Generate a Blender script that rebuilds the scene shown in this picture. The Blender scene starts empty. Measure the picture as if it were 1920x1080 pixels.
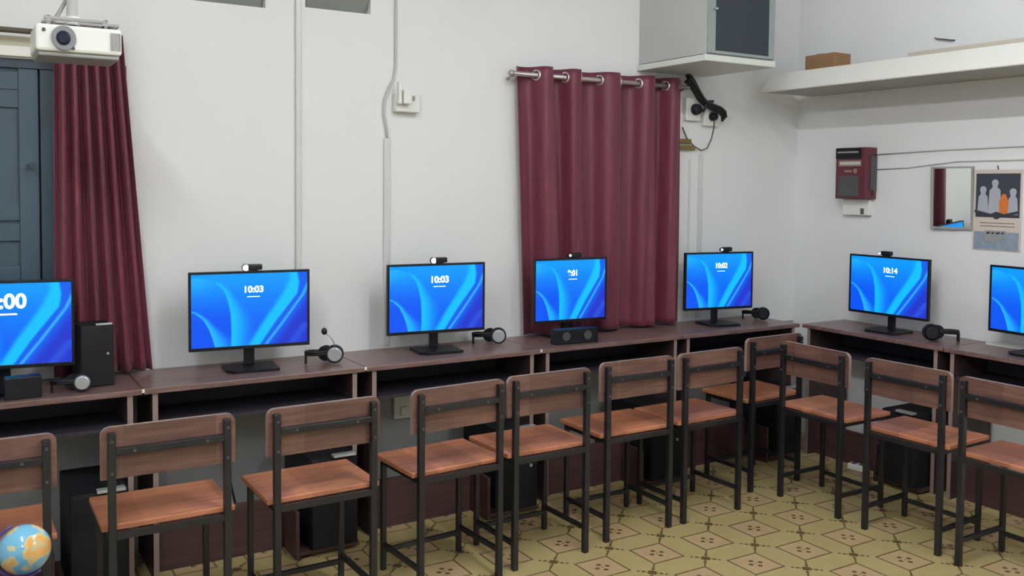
import bpy, bmesh, math, random
from mathutils import Vector, Matrix
random.seed(4)
PI = math.pi
S = bpy.context.scene
COL = S.collection

# ------------------------------------------------------------------ camera
YAW, PITCH, ROLL, FPX, PY = 0.5449307, 0.0451713, 0.0093157, 1730.943, -114.28
CAM = Vector((-4.57744, -4.08054, 1.54142))
fw = Vector((math.sin(YAW)*math.cos(PITCH), math.cos(YAW)*math.cos(PITCH), -math.sin(PITCH)))
rt = Vector((math.cos(YAW), -math.sin(YAW), 0)); up = rt.cross(fw)
r2 = rt*math.cos(ROLL)+up*math.sin(ROLL); u2 = -rt*math.sin(ROLL)+up*math.cos(ROLL)
cd = bpy.data.cameras.new('camera'); cam = bpy.data.objects.new('camera', cd); COL.objects.link(cam)
cd.sensor_width = 36; cd.sensor_fit = 'HORIZONTAL'; cd.lens = FPX/1920*36; cd.shift_y = PY/1920
cd.clip_start = 0.05
m3 = Matrix((r2, u2, -fw)).transposed()
cam.matrix_world = Matrix.Translation(CAM) @ m3.to_4x4()
S.camera = cam

# ------------------------------------------------------------------ world, exposure
S.view_settings.view_transform = 'Standard'; S.view_settings.look = 'None'
S.view_settings.gamma = 1; S.view_settings.use_curve_mapping = False
S.view_settings.exposure = 0.0
w = bpy.data.worlds.new('world'); S.world = w; w.use_nodes = True
w.node_tree.nodes['Background'].inputs[0].default_value = (0.75, 0.8, 0.9, 1)
w.node_tree.nodes['Background'].inputs[1].default_value = 0.3
CEIL = 3.2
LAMPS = [(-2.7, -2.35, PI/2), (-1.6, -4.4, PI/2), (-4.9, -2.8, PI/2), (-5.2, -5.2, PI/2)]   # bare fluorescent tubes, built below
TUBE_L = 285

# ------------------------------------------------------------------ materials
def srgb(r, g, b):
    f = lambda c: (c/255/12.92 if c/255 <= 0.04045 else ((c/255+0.055)/1.055)**2.4)
    return (f(r), f(g), f(b), 1)
def mat(name, c, rough=0.5, metal=0.0, noise=0.0, nscale=20, spec=0.5, emit=None, estr=0, coat=0, stretch=None, bump=0, bscale=60):
    m = bpy.data.materials.new(name); m.use_nodes = True; nt = m.node_tree; b = nt.nodes['Principled BSDF']
    b.inputs['Base Color'].default_value = srgb(*c); b.inputs['Roughness'].default_value = rough
    b.inputs['Metallic'].default_value = metal; b.inputs['Specular IOR Level'].default_value = spec
    if coat: b.inputs['Coat Weight'].default_value = coat
    tc = nt.nodes.new('ShaderNodeTexCoord')
    if noise:
        n = nt.nodes.new('ShaderNodeTexNoise'); n.inputs['Scale'].default_value = nscale; n.inputs['Detail'].default_value = 4
        src = tc.outputs['Object']
        if stretch:
            mp = nt.nodes.new('ShaderNodeMapping'); mp.inputs['Scale'].default_value = stretch
            nt.links.new(src, mp.inputs[0]); src = mp.outputs[0]
        nt.links.new(src, n.inputs['Vector'])
        mr = nt.nodes.new('ShaderNodeMapRange'); mr.inputs[1].default_value = 0.3; mr.inputs[2].default_value = 0.7
        mr.inputs[3].default_value = 1-noise; mr.inputs[4].default_value = 1+noise
        nt.links.new(n.outputs[0], mr.inputs[0])
        mx = nt.nodes.new('ShaderNodeMix'); mx.data_type = 'RGBA'; mx.blend_type = 'MULTIPLY'; mx.inputs[0].default_value = 1
        mx.inputs[6].default_value = srgb(*c); nt.links.new(mr.outputs[0], mx.inputs[7]); nt.links.new(mx.outputs[2], b.inputs['Base Color'])
    if bump:
        n2 = nt.nodes.new('ShaderNodeTexNoise'); n2.inputs['Scale'].default_value = bscale; nt.links.new(tc.outputs['Object'], n2.inputs['Vector'])
        bp = nt.nodes.new('ShaderNodeBump'); bp.inputs['Strength'].default_value = bump; bp.inputs['Distance'].default_value = 0.002
        nt.links.new(n2.outputs[0], bp.inputs['Height']); nt.links.new(bp.outputs[0], b.inputs['Normal'])
    if emit:
        b.inputs['Emission Color'].default_value = srgb(*emit); b.inputs['Emission Strength'].default_value = estr
    return m
def wood(name, c1, c2, rough=0.45, sx=3.0, blocks=True, axis=0):
    m = bpy.data.materials.new(name); m.use_nodes = True; nt = m.node_tree; b = nt.nodes['Principled BSDF']
    b.inputs['Roughness'].default_value = rough
    tc = nt.nodes.new('ShaderNodeTexCoord')
    info = nt.nodes.new('ShaderNodeObjectInfo')
    add = nt.nodes.new('ShaderNodeVectorMath'); add.operation = 'ADD'
    vm = nt.nodes.new('ShaderNodeVectorMath'); vm.operation = 'SCALE'; vm.inputs[0].default_value = (7.3, 3.1, 5.7)
    nt.links.new(info.outputs['Random'], vm.inputs['Scale'])
    nt.links.new(tc.outputs['Object'], add.inputs[0]); nt.links.new(vm.outputs[0], add.inputs[1])
    mp = nt.nodes.new('ShaderNodeMapping')
    sc = [22, 22, 22]; sc[axis] = 1.6
    mp.inputs['Scale'].default_value = sc
    nt.links.new(add.outputs[0], mp.inputs[0])
    n = nt.nodes.new('ShaderNodeTexNoise'); n.inputs['Scale'].default_value = sx; n.inputs['Detail'].default_value = 5
    n.inputs['Distortion'].default_value = 0.6
    nt.links.new(mp.outputs[0], n.inputs['Vector'])
    cr = nt.nodes.new('ShaderNodeValToRGB'); cr.color_ramp.elements[0].position = 0.32; cr.color_ramp.elements[1].position = 0.68
    cr.color_ramp.elements[0].color = srgb(*c2); cr.color_ramp.elements[1].color = srgb(*c1)
    nt.links.new(n.outputs[0], cr.inputs[0])
    out = cr.outputs[0]
    if blocks:   # glued staves, each a slightly different tone
        mp2 = nt.nodes.new('ShaderNodeMapping'); s2 = [0.01, 0.01, 0.01]; s2[axis] = 9
        mp2.inputs['Scale'].default_value = s2; nt.links.new(add.outputs[0], mp2.inputs[0])
        vo = nt.nodes.new('ShaderNodeTexVoronoi'); vo.inputs['Scale'].default_value = 1; nt.links.new(mp2.outputs[0], vo.inputs['Vector'])
        sp = nt.nodes.new('ShaderNodeSeparateColor'); nt.links.new(vo.outputs['Color'], sp.inputs[0])
        mr = nt.nodes.new('ShaderNodeMapRange'); mr.inputs[3].default_value = 0.74; mr.inputs[4].default_value = 1.16
        nt.links.new(sp.outputs[0], mr.inputs[0])
        mx = nt.nodes.new('ShaderNodeMix'); mx.data_type = 'RGBA'; mx.blend_type = 'MULTIPLY'; mx.inputs[0].default_value = 1
        nt.links.new(out, mx.inputs[6]); nt.links.new(mr.outputs[0], mx.inputs[7]); out = mx.outputs[2]
    nt.links.new(out, b.inputs['Base Color'])
    return m
M = {}
M['wall'] = mat('wall_paint', (226, 228, 228), 0.7, noise=0.02, nscale=1.3, bump=0.15, bscale=30)
M['shelfgrey'] = mat('shaded_shelf_board', (168, 168, 162), 0.7, noise=0.05, nscale=4)  # greyer than the front board, underside shade put into the colour
M['lower_grey'] = mat('lower_wall_grey', (150, 153, 152), 0.6, noise=0.04, nscale=2)
M['ceil'] = mat('ceiling_paint', (236, 237, 236), 0.8)
M['white'] = mat('white_paint', (232, 232, 226), 0.5)
M['plastic_white'] = mat('white_plastic', (226, 228, 222), 0.35)
M['plastic_grey'] = mat('grey_plastic', (150, 152, 150), 0.4)
M['conduit'] = mat('conduit_pvc', (206, 210, 206), 0.4)
M['black'] = mat('black_plastic', (20, 22, 28), 0.38, spec=0.3)
M['black_matte'] = mat('black_matte', (17, 18, 22), 0.6, spec=0.3)
M['steel_black'] = mat('black_painted_steel', (22, 24, 28), 0.38)
M['silver'] = mat('silver_plastic', (190, 196, 200), 0.22, metal=0.5)
M['chrome'] = mat('chrome', (210, 210, 210), 0.15, metal=1)
M['seat'] = wood('seat_laminate', (194, 130, 94), (160, 98, 66), 0.38)
M['back'] = wood('backrest_laminate_shaded', (118, 86, 74), (88, 62, 54), 0.45)  # seat wood in a darker tone, shade of the backs put into the colour
M['edge'] = mat('pale_edge_band', (138, 122, 114), 0.5)
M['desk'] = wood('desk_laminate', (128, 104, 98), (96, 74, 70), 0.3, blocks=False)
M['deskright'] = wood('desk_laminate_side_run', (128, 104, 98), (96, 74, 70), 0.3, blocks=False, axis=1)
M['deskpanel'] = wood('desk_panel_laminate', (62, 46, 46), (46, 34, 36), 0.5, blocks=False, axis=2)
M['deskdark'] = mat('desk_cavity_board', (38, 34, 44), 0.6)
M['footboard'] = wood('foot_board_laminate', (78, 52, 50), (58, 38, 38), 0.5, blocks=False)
M['curtain'] = None
M['teal'] = mat('teal_shutter_paint', (58, 78, 92), 0.45, noise=0.12, nscale=3)
M['teal_dark'] = mat('dark_teal_paint', (36, 54, 68), 0.5)
M['cream'] = mat('cream_paint', (196, 190, 172), 0.6)
M['cab'] = mat('cabinet_grey_paint', (176, 178, 176), 0.45, noise=0.03, nscale=3)
M['cab_light'] = mat('cabinet_light_edge', (208, 214, 206), 0.4)
M['cab_frame'] = mat('cabinet_door_frame', (138, 150, 146), 0.4)
M['cab_glass'] = mat('cabinet_dark_glass', (26, 38, 48), 0.16)
M['card'] = mat('cardboard', (146, 112, 80), 0.8, noise=0.08, nscale=9)
M['maroonbox'] = mat('maroon_painted_metal', (92, 36, 48), 0.35, noise=0.08, nscale=8)
M['darkpanel'] = mat('dark_grey_panel', (74, 74, 76), 0.3)
M['brass'] = mat('dull_brass', (128, 112, 62), 0.4, metal=0.4)
M['rod'] = mat('brushed_rod', (176, 170, 166), 0.3, metal=0.6)
M['brownrod'] = mat('brown_rod', (84, 78, 66), 0.5)
M['eyelet'] = mat('steel_eyelet', (205, 200, 200), 0.2, metal=0.8)
M['cable_w'] = mat('pale_cable', (186, 187, 182), 0.5)
M['cable_d'] = mat('dark_cable', (30, 32, 36), 0.5)
M['lens'] = mat('lens_glass', (18, 20, 42), 0.08)
M['lensring'] = mat('lens_ring', (122, 126, 128), 0.35)
M['mirror'] = mat('mirror_glass', (235, 240, 236), 0.015, metal=1)
M['ledring'] = mat('ring_light', (255, 255, 255), 0.4, emit=(235, 245, 255), estr=5)
M['led_small'] = mat('small_led', (255, 255, 255), 0.4, emit=(225, 235, 255), estr=1.4)
M['clock'] = mat('lit_clock_text', (255, 255, 255), 0.4, emit=(235, 250, 255), estr=1.1)
M['ventglass'] = mat('dusty_louvre_glass', (140, 144, 140), 0.35, noise=0.08, nscale=6)
M['tube'] = mat('tube_glow', (255, 255, 255), 0.5, emit=(247, 249, 255), estr=TUBE_L)
M['table'] = wood('side_table_wood', (90, 60, 46), (60, 40, 34), 0.5, blocks=False)
M['purple'] = mat('purple_plastic', (70, 52, 120), 0.35)
M['paper'] = mat('paper', (212, 214, 210), 0.7)

def curtain_mat():
    m = bpy.data.materials.new('maroon_curtain_cloth'); m.use_nodes = True; nt = m.node_tree; b = nt.nodes['Principled BSDF']
    b.inputs['Roughness'].default_value = 0.5; b.inputs['Sheen Weight'].default_value = 0.15
    tc = nt.nodes.new('ShaderNodeTexCoord'); mp = nt.nodes.new('ShaderNodeMapping'); mp.inputs['Scale'].default_value = (60, 60, 3)
    nt.links.new(tc.outputs['Object'], mp.inputs[0])
    n = nt.nodes.new('ShaderNodeTexNoise'); n.inputs['Scale'].default_value = 1.5; nt.links.new(mp.outputs[0], n.inputs['Vector'])
    cr = nt.nodes.new('ShaderNodeValToRGB'); cr.color_ramp.elements[0].color = srgb(78, 24, 42); cr.color_ramp.elements[1].color = srgb(114, 42, 62)
    nt.links.new(n.outputs[0], cr.inputs[0]); nt.links.new(cr.outputs[0], b.inputs['Base Color'])
    return m
M['curtain'] = curtain_mat()

TS, TOX, TOY = 0.284724, -2.49196, -0.99329
def floor_mat():
    m = bpy.data.materials.new('patterned_floor_tiles'); m.use_nodes = True; nt = m.node_tree; b = nt.nodes['Principled BSDF']
    N = nt.nodes; L = nt.links
    def val(v):
        return v
    def op(o, a, bb=None, c=None, clamp=False):
        n = N.new('ShaderNodeMath'); n.operation = o; n.use_clamp = clamp
        for i, q in enumerate((a, bb, c)):
            if q is None: continue
            if isinstance(q, (int, float)): n.inputs[i].default_value = q
            else: L.new(q, n.inputs[i])
        return n.outputs[0]
    geo = N.new('ShaderNodeNewGeometry'); sep = N.new('ShaderNodeSeparateXYZ'); L.new(geo.outputs['Position'], sep.inputs[0])
    fx = op('FRACT', op('DIVIDE', op('SUBTRACT', sep.outputs[0], TOX-40*TS), TS))
    fy = op('FRACT', op('DIVIDE', op('SUBTRACT', sep.outputs[1], TOY-40*TS), TS))
    a = op('ABSOLUTE', op('SUBTRACT', fx, 0.5)); c = op('ABSOLUTE', op('SUBTRACT', fy, 0.5))
    mx = op('MAXIMUM', a, c); mn = op('MINIMUM', a, c)
    def less(x, t, soft=0.006):
        mr = N.new('ShaderNodeMapRange'); L.new(x, mr.inputs[0]); mr.inputs[1].default_value = t+soft; mr.inputs[2].default_value = t-soft
        mr.inputs[3].default_value = 0; mr.inputs[4].default_value = 1; return mr.outputs[0]
    sq_line = less(op('ABSOLUTE', op('SUBTRACT', mx, 0.28)), 0.014)
    inside = less(mx, 0.28)
    ca = op('SUBTRACT', 0.5, a); cb = op('SUBTRACT', 0.5, c)          # distance to the tile corner
    su = op('ADD', ca, cb); di = op('ABSOLUTE', op('SUBTRACT', ca, cb))
    sgn = op('GREATER_THAN', op('MULTIPLY', op('SUBTRACT', fx, 0.5), op('SUBTRACT', fy, 0.5)), 0.0)
    stem = op('MULTIPLY', op('MULTIPLY', less(di, 0.016), sgn), less(su, 0.44))
    star = op('MAXIMUM', op('MAXIMUM', less(su, 0.085), stem), op('MULTIPLY', less(di, 0.016), less(su, 0.14)))
    def dot(ux, uy, r):
        dx = op('SUBTRACT', a, ux); dy = op('SUBTRACT', c, uy)
        return less(op('SQRT', op('ADD', op('MULTIPLY', dx, dx), op('MULTIPLY', dy, dy))), r)
    dots = op('MAXIMUM', dot(0.41, 0.41, 0.028), dot(0.36, 0.36, 0.022))
    flower = op('MAXIMUM', dot(0.09, 0.0, 0.036), dot(0.0, 0.09, 0.036))
    flower = op('MAXIMUM', flower, dot(0.0, 0.0, 0.014))
    lines = op('MAXIMUM', op('MAXIMUM', sq_line, star), op('MAXIMUM', dots, flower))
    n = N.new('ShaderNodeTexNoise'); n.inputs['Scale'].default_value = 1.6; n.inputs['Detail'].default_value = 5
    L.new(geo.outputs['Position'], n.inputs['Vector'])
    def mix(f, A, B, mode='MIX'):
        x = N.new('ShaderNodeMix'); x.data_type = 'RGBA'; x.blend_type = mode
        if isinstance(f, float): x.inputs[0].default_value = f
        else: L.new(f, x.inputs[0])
        for i, q in ((6, A), (7, B)):
            if isinstance(q, tuple): x.inputs[i].default_value = q
            else: L.new(q, x.inputs[i])
        return x.outputs[2]
    base = mix(inside, srgb(178, 164, 112), srgb(186, 162, 122))
    base = mix(op('MULTIPLY', n.outputs[0], 0.35), base, srgb(150, 128, 98))
    colr = mix(op('MULTIPLY', lines, 0.9), base, srgb(84, 68, 38))
    L.new(colr, b.inputs['Base Color']); b.inputs['Roughness'].default_value = 0.35
    b.inputs['Specular IOR Level'].default_value = 0.35
    return m
M['floor'] = floor_mat()

# ------------------------------------------------------------------ mesh helpers
class MB:
    def __init__(s): s.bm = bmesh.new()
    def box(s, x0, x1, y0, y1, z0, z1, bev=0.0, mi=0, rot=None, piv=None):
        r = bmesh.ops.create_cube(s.bm, size=1)
        vs = r['verts']
        for v in vs:
            v.co = Vector(((x0+x1)/2+v.co.x*abs(x1-x0), (y0+y1)/2+v.co.y*abs(y1-y0), (z0+z1)/2+v.co.z*abs(z1-z0)))
        fs = list({f for v in vs for f in v.link_faces})
        if bev > 0:
            es = list({e for v in vs for e in v.link_edges})
            rr = bmesh.ops.bevel(s.bm, geom=es, offset=bev, segments=2, profile=0.5, affect='EDGES')
            vs = list({v for f in rr['faces'] for v in f.verts} | {v for v in vs if v.is_valid})
            fs = list({f for v in vs for f in v.link_faces})
        for f in fs: f.material_index = mi
        if rot is not None:
            bmesh.ops.rotate(s.bm, verts=vs, cent=piv or Vector(((x0+x1)/2, (y0+y1)/2, (z0+z1)/2)), matrix=rot)
        return s
    def cyl(s, p0, p1, r0, r1=None, seg=20, mi=0, cap=True):
        p0 = Vector(p0); p1 = Vector(p1); d = p1-p0
        q = d.to_track_quat('Z', 'Y').to_matrix().to_4x4()
        mt = Matrix.Translation((p0+p1)/2) @ q
        r = bmesh.ops.create_cone(s.bm, cap_ends=cap, segments=seg, radius1=r0, radius2=r0 if r1 is None else r1, depth=d.length, matrix=mt)
        for f in {f for v in r['verts'] for f in v.link_faces}:
            f.material_index = mi
            if len(f.verts) == 4: f.smooth = True
        return s
    def tube(s, pts, r, seg=8, mi=0, square=False):
        pts = [Vector(p) for p in pts]; rings = []
        n = 4 if square else seg
        prev = None
        for i, p in enumerate(pts):
            t = (pts[min(i+1, len(pts)-1)]-pts[max(i-1, 0)]).normalized()
            ref = Vector((0, 0, 1)) if abs(t.z) < 0.95 else Vector((1, 0, 0))
            a = t.cross(ref).normalized() if prev is None else (prev - t*prev.dot(t)).normalized()
            prev = a; b = t.cross(a)
            rings.append([s.bm.verts.new(p+(a*math.cos(2*PI*k/n+(PI/4 if square else 0))+b*math.sin(2*PI*k/n+(PI/4 if square else 0)))*r) for k in range(n)])
        for i in range(len(rings)-1):
            for k in range(n):
                f = s.bm.faces.new((rings[i][k], rings[i][(k+1) % n], rings[i+1][(k+1) % n], rings[i+1][k])); f.material_index = mi; f.smooth = not square
        for rg in (rings[0][::-1], rings[-1]):
            f = s.bm.faces.new(rg); f.material_index = mi
        return s
    def sphere(s, c, r, mi=0, seg=24, sc=(1, 1, 1)):
        mt = Matrix.Translation(c) @ Matrix.Diagonal((sc[0], sc[1], sc[2], 1))
        q = bmesh.ops.create_uvsphere(s.bm, u_segments=seg, v_segments=seg//2, radius=r, matrix=mt)
        for f in {f for v in q['verts'] for f in v.link_faces}: f.material_index = mi; f.smooth = True
        return s
    def torus(s, c, R, r, axis='Y', seg=24, a0=0, a1=2*PI, mi=0, ry=None):
        pts = []; n = seg
        closed = abs(a1-a0-2*PI) < 1e-6
        for i in range(n+1):
            a = a0+(a1-a0)*i/n; u = R*math.cos(a); v = (ry or R)*math.sin(a)
            pts.append(Vector(c)+{'Y': Vector((u, 0, v)), 'Z': Vector((u, v, 0)), 'X': Vector((0, u, v))}[axis])
        return s.tube(pts, r, 8, mi)
    def prism(s, prof, axis, a0, a1, mi=0):
        """prof: list of 2-D points, extruded along axis 'X' or 'Y' from a0 to a1"""
        mk = (lambda p, a: Vector((a, p[0], p[1]))) if axis == 'X' else (lambda p, a: Vector((p[0], a, p[1]))) if axis == 'Y' else (lambda p, a: Vector((p[0], p[1], a)))
        A = [s.bm.verts.new(mk(p, a0)) for p in prof]; B = [s.bm.verts.new(mk(p, a1)) for p in prof]
        fs = [s.bm.faces.new(A), s.bm.faces.new(B[::-1])]
        n = len(prof)
        for i in range(n): fs.append(s.bm.faces.new((A[i], B[i], B[(i+1) % n], A[(i+1) % n])))
        for f in fs: f.material_index = mi
        return s
    def build(s, name, mats, parent=None, loc=None):
        bmesh.ops.recalc_face_normals(s.bm, faces=s.bm.faces)
        me = bpy.data.meshes.new(name); s.bm.to_mesh(me); s.bm.free()
        for q in (mats if isinstance(mats, (list, tuple)) else [mats]): me.materials.append(M[q])
        o = bpy.data.objects.new(name, me); COL.objects.link(o)
        if parent: o.parent = parent
        if loc: o.location = loc
        return o
def tag(o, label, cat, group=None, kind=None):
    o['label'] = label; o['category'] = cat
    if group: o['group'] = group
    if kind: o['kind'] = kind
    return o
def thing(name, label, cat, loc=(0, 0, 0), rz=0, group=None):
    o = bpy.data.objects.new(name, None); COL.objects.link(o); o.location = loc; o.rotation_euler = (0, 0, rz)
    o.empty_display_size = 0.1
    return tag(o, label, cat, group)
def struct(o): o['kind'] = 'structure'; return o
def dup(root, loc, rz, label, scale=None):
    def rec(o, par):
        c = o.copy(); COL.objects.link(c)
        if par: c.parent = par
        for ch in list(o.children): rec(ch, c)
        return c
    r = rec(root, None); r.location = loc; r.rotation_euler = (0, 0, rz); r['label'] = label
    if scale: r.scale = scale
    return r

# ------------------------------------------------------------------ room shell
RX, RY = -7.2, -7.0
struct(MB().box(RX, 0.12, RY, 0.12, -0.1, 0).build('floor', 'floor'))
struct(MB().box(RX, 0.12, RY, 0.12, CEIL, CEIL+0.1).build('ceiling', 'ceil'))
# back wall with openings: window_1 behind the left curtain, two ventilators near the top
W1 = (-5.6, -3.96, 0.9, 2.015); V1 = (-3.83, -3.385, 2.312, 2.62); V2 = (-3.205, -2.889, 2.335, 2.62)
b = MB()
b.box(RX, W1[0], 0, 0.12, 0, CEIL); b.box(W1[0], W1[1], 0, 0.12, 0, W1[2]); b.box(W1[0], W1[1], 0, 0.12, W1[3], CEIL)
b.box(W1[1], V1[0], 0, 0.12, 0, CEIL); b.box(V1[0], V1[1], 0, 0.12, 0, V1[2]); b.box(V1[0], V1[1], 0, 0.12, V1[3], CEIL)
b.box(V1[1], V2[0], 0, 0.12, 0, CEIL); b.box(V2[0], V2[1], 0, 0.12, 0, V2[2]); b.box(V2[0], V2[1], 0, 0.12, V2[3], CEIL)
b.box(V2[1], 0.12, 0, 0.12, 0, CEIL)
struct(b.build('wall_back', 'wall'))
struct(MB().box(0, 0.12, RY, 0, 0, CEIL).build('wall_right', 'wall'))
struct(MB().box(RX-0.12, RX, RY, 0.12, 0, CEIL).build('wall_left', 'wall'))
struct(MB().box(RX, 0.12, RY-0.12, RY, 0, CEIL).build('wall_front', 'wall'))
# window with closed teal shutters
x0, x1, z0, z1 = W1
b = MB()
b.box(x0, x1, 0.0, 0.07, z0, z0+0.05); b.box(x0, x1, 0.0, 0.07, z1-0.035, z1); b.box(x0, x0+0.05, 0, 0.07, z0+0.05, z1-0.035); b.box(x1-0.05, x1, 0, 0.07, z0+0.05, z1-0.035)
wf = struct(b.build('window_1', 'teal_dark'))
MB().box(x0+0.05, x1-0.05, 0.042, 0.055, z0+0.05, z1-0.035).build('backing_board', 'teal_dark', wf)  # added to keep the world background from shining through the shutter gaps
wf['label'] = 'window closed with teal shutters behind the left curtain'
for (a0, a1) in ((-5.55, -4.925), (-4.92, -4.283), (-4.277, -4.012)):
    b = MB(); zz = z0+0.05; zt = z1-0.035
    b.box(a0, a1, 0.022, 0.04, zz, zt)
    w_ = min(0.07, (a1-a0)/4)
    b.box(a0, a0+w_, 0.008, 0.03, zz, zt, 0.003); b.box(a1-w_, a1, 0.008, 0.03, zz, zt, 0.003)
    for zc in (zz+0.05, 1.17, 1.34, 1.42, 1.86, zt-0.05): b.box(a0+w_, a1-w_, 0.010, 0.03, zc-0.035, zc+0.035, 0.003)
    b.build('shutter', 'teal', wf)
MB().cyl((-4.31, 0.009, 1.60), (-4.31, -0.02, 1.60), 0.012).build('shutter_knob', 'teal_dark', wf)
b = MB(); b.box(-5.8, -4.01, -0.028, 0, 2.02, 2.06, 0.004, 0); b.box(-5.8, -4.01, -0.012, 0, 2.06, 2.10, 0.003, 1)
struct(b.build('trim_1', ['white', 'cream']))
for i, V in enumerate((V1, V2)):
    x0, x1, z0, z1 = V; b = MB()
    b.box(x0, x1, 0.08, 0.12, z0, z1, 0, 0)
    n = 4
    for k in range(n):
        zz = z0+(k+0.5)*(z1-z0)/n
        b.box(x0+0.005, x1-0.005, 0.03, 0.035, zz-0.045, zz+0.045, 0, 0, Matrix.Rotation(math.radians(35), 3, 'X'))
    struct(b.build('window_%d' % (i+2), 'ventglass'))['label'] = ['grey louvred ventilator high on the wall, left of the conduit', 'grey louvred ventilator high on the wall between conduit and cord'][i]

struct(MB().box(W1[0], -0.001, -0.004, -0.0005, 0, 0.70).build('trim_2', 'lower_grey'))  # thin grey sheet over the lower part of the back wall
# ceiling lights (above the frame)
for i, (x, y, rz) in enumerate(LAMPS):
    t = thing('ceiling_light', ['tube light nearest the back row of desks', 'tube light nearest the right wall shelf', 'tube light above the camera', 'tube light in the far left part of the room'][i], 'ceiling light', (x, y, CEIL), rz, 'ceiling tube lights')
    MB().box(-0.62, 0.62, -0.025, 0.025, -0.05, 0, 0.005).box(-0.62, -0.595, -0.02, 0.02, -0.12, -0.0501).box(0.595, 0.62, -0.02, 0.02, -0.12, -0.0501).build('housing', 'white', t)
    MB().cyl((-0.59, 0, -0.10), (0.59, 0, -0.10), 0.014).build('tube', 'tube', t)

# ------------------------------------------------------------------ desks
DT = 0.755
def desk(label, xa, xb, front, run='back', first=0):
    """local frame: x along the wall, y=0 at wall, front at y=-front"""
    L = xb-xa
    t = thing('computer_desk', label, 'desk', group='long narrow computer desks')
    D = front; top = 'desk' if run == 'back' else 'deskright'
    g = 0.002
    MB().box(g, L-g, -D, -0.004, DT-0.022, DT, 0.003).build('desk_top', top, t)
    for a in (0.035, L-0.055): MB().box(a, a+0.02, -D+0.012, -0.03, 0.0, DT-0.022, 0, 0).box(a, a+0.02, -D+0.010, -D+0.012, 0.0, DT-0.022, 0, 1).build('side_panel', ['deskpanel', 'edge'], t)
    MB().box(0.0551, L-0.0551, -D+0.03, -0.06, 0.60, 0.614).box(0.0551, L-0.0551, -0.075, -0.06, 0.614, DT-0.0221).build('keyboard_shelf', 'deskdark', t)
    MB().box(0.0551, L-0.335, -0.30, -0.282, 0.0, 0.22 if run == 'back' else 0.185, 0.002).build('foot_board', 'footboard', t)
    b = MB(); b.box(L-0.33, L-0.315, -D-0.07, -0.06, 0.0, 0.20, 0.001); b.box(L-0.3149, L-0.0551, -D-0.07, -0.06, 0.015, 0.03)
    b.build('computer_cradle', 'footboard', t)
    return t
LR = [(-4.87, -3.97), (-3.97, -3.07), (-3.07, -2.17), (-2.17, -1.27), (-1.27, -0.375)]
names = ['brown laminate desk at the left edge, carrying the tower computer', 'brown laminate desk under the large monitor right of the left curtain',
         'brown laminate desk along the back wall below the wall switch box', 'brown laminate desk in front of the right curtain',
         'brown laminate desk at the corner end of the back row']
for (xa, xb), nm in zip(LR, names):
    t = desk(nm, xa, xb, 0.39); t.location = (xa, 0, 0)
for (ya, yb), nm in zip([(-0.395, -1.29), (-1.29, -2.19)], ['brown laminate desk of the right wall row nearest the corner', 'brown laminate desk at the right edge under the calendar']):
    t = desk(nm, 0, ya-yb, 0.37, 'right'); t.location = (0, ya, 0); t.rotation_euler = (0, 0, -PI/2)
# little white clips where neighbouring tops meet
for x, nm in ((-3.97, 'white clip on the joint left of the large monitor'), (-3.07, 'white clip on the joint beside the silver headset'), (-2.17, 'white clip on the joint left of the right curtain')):
    o = MB().box(x-0.005, x+0.005, -0.393, -0.3902, DT-0.014, DT+0.001, 0.001).build('joint_clip', 'plastic_white'); tag(o, nm, 'clip', 'desk joint clips')

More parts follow.
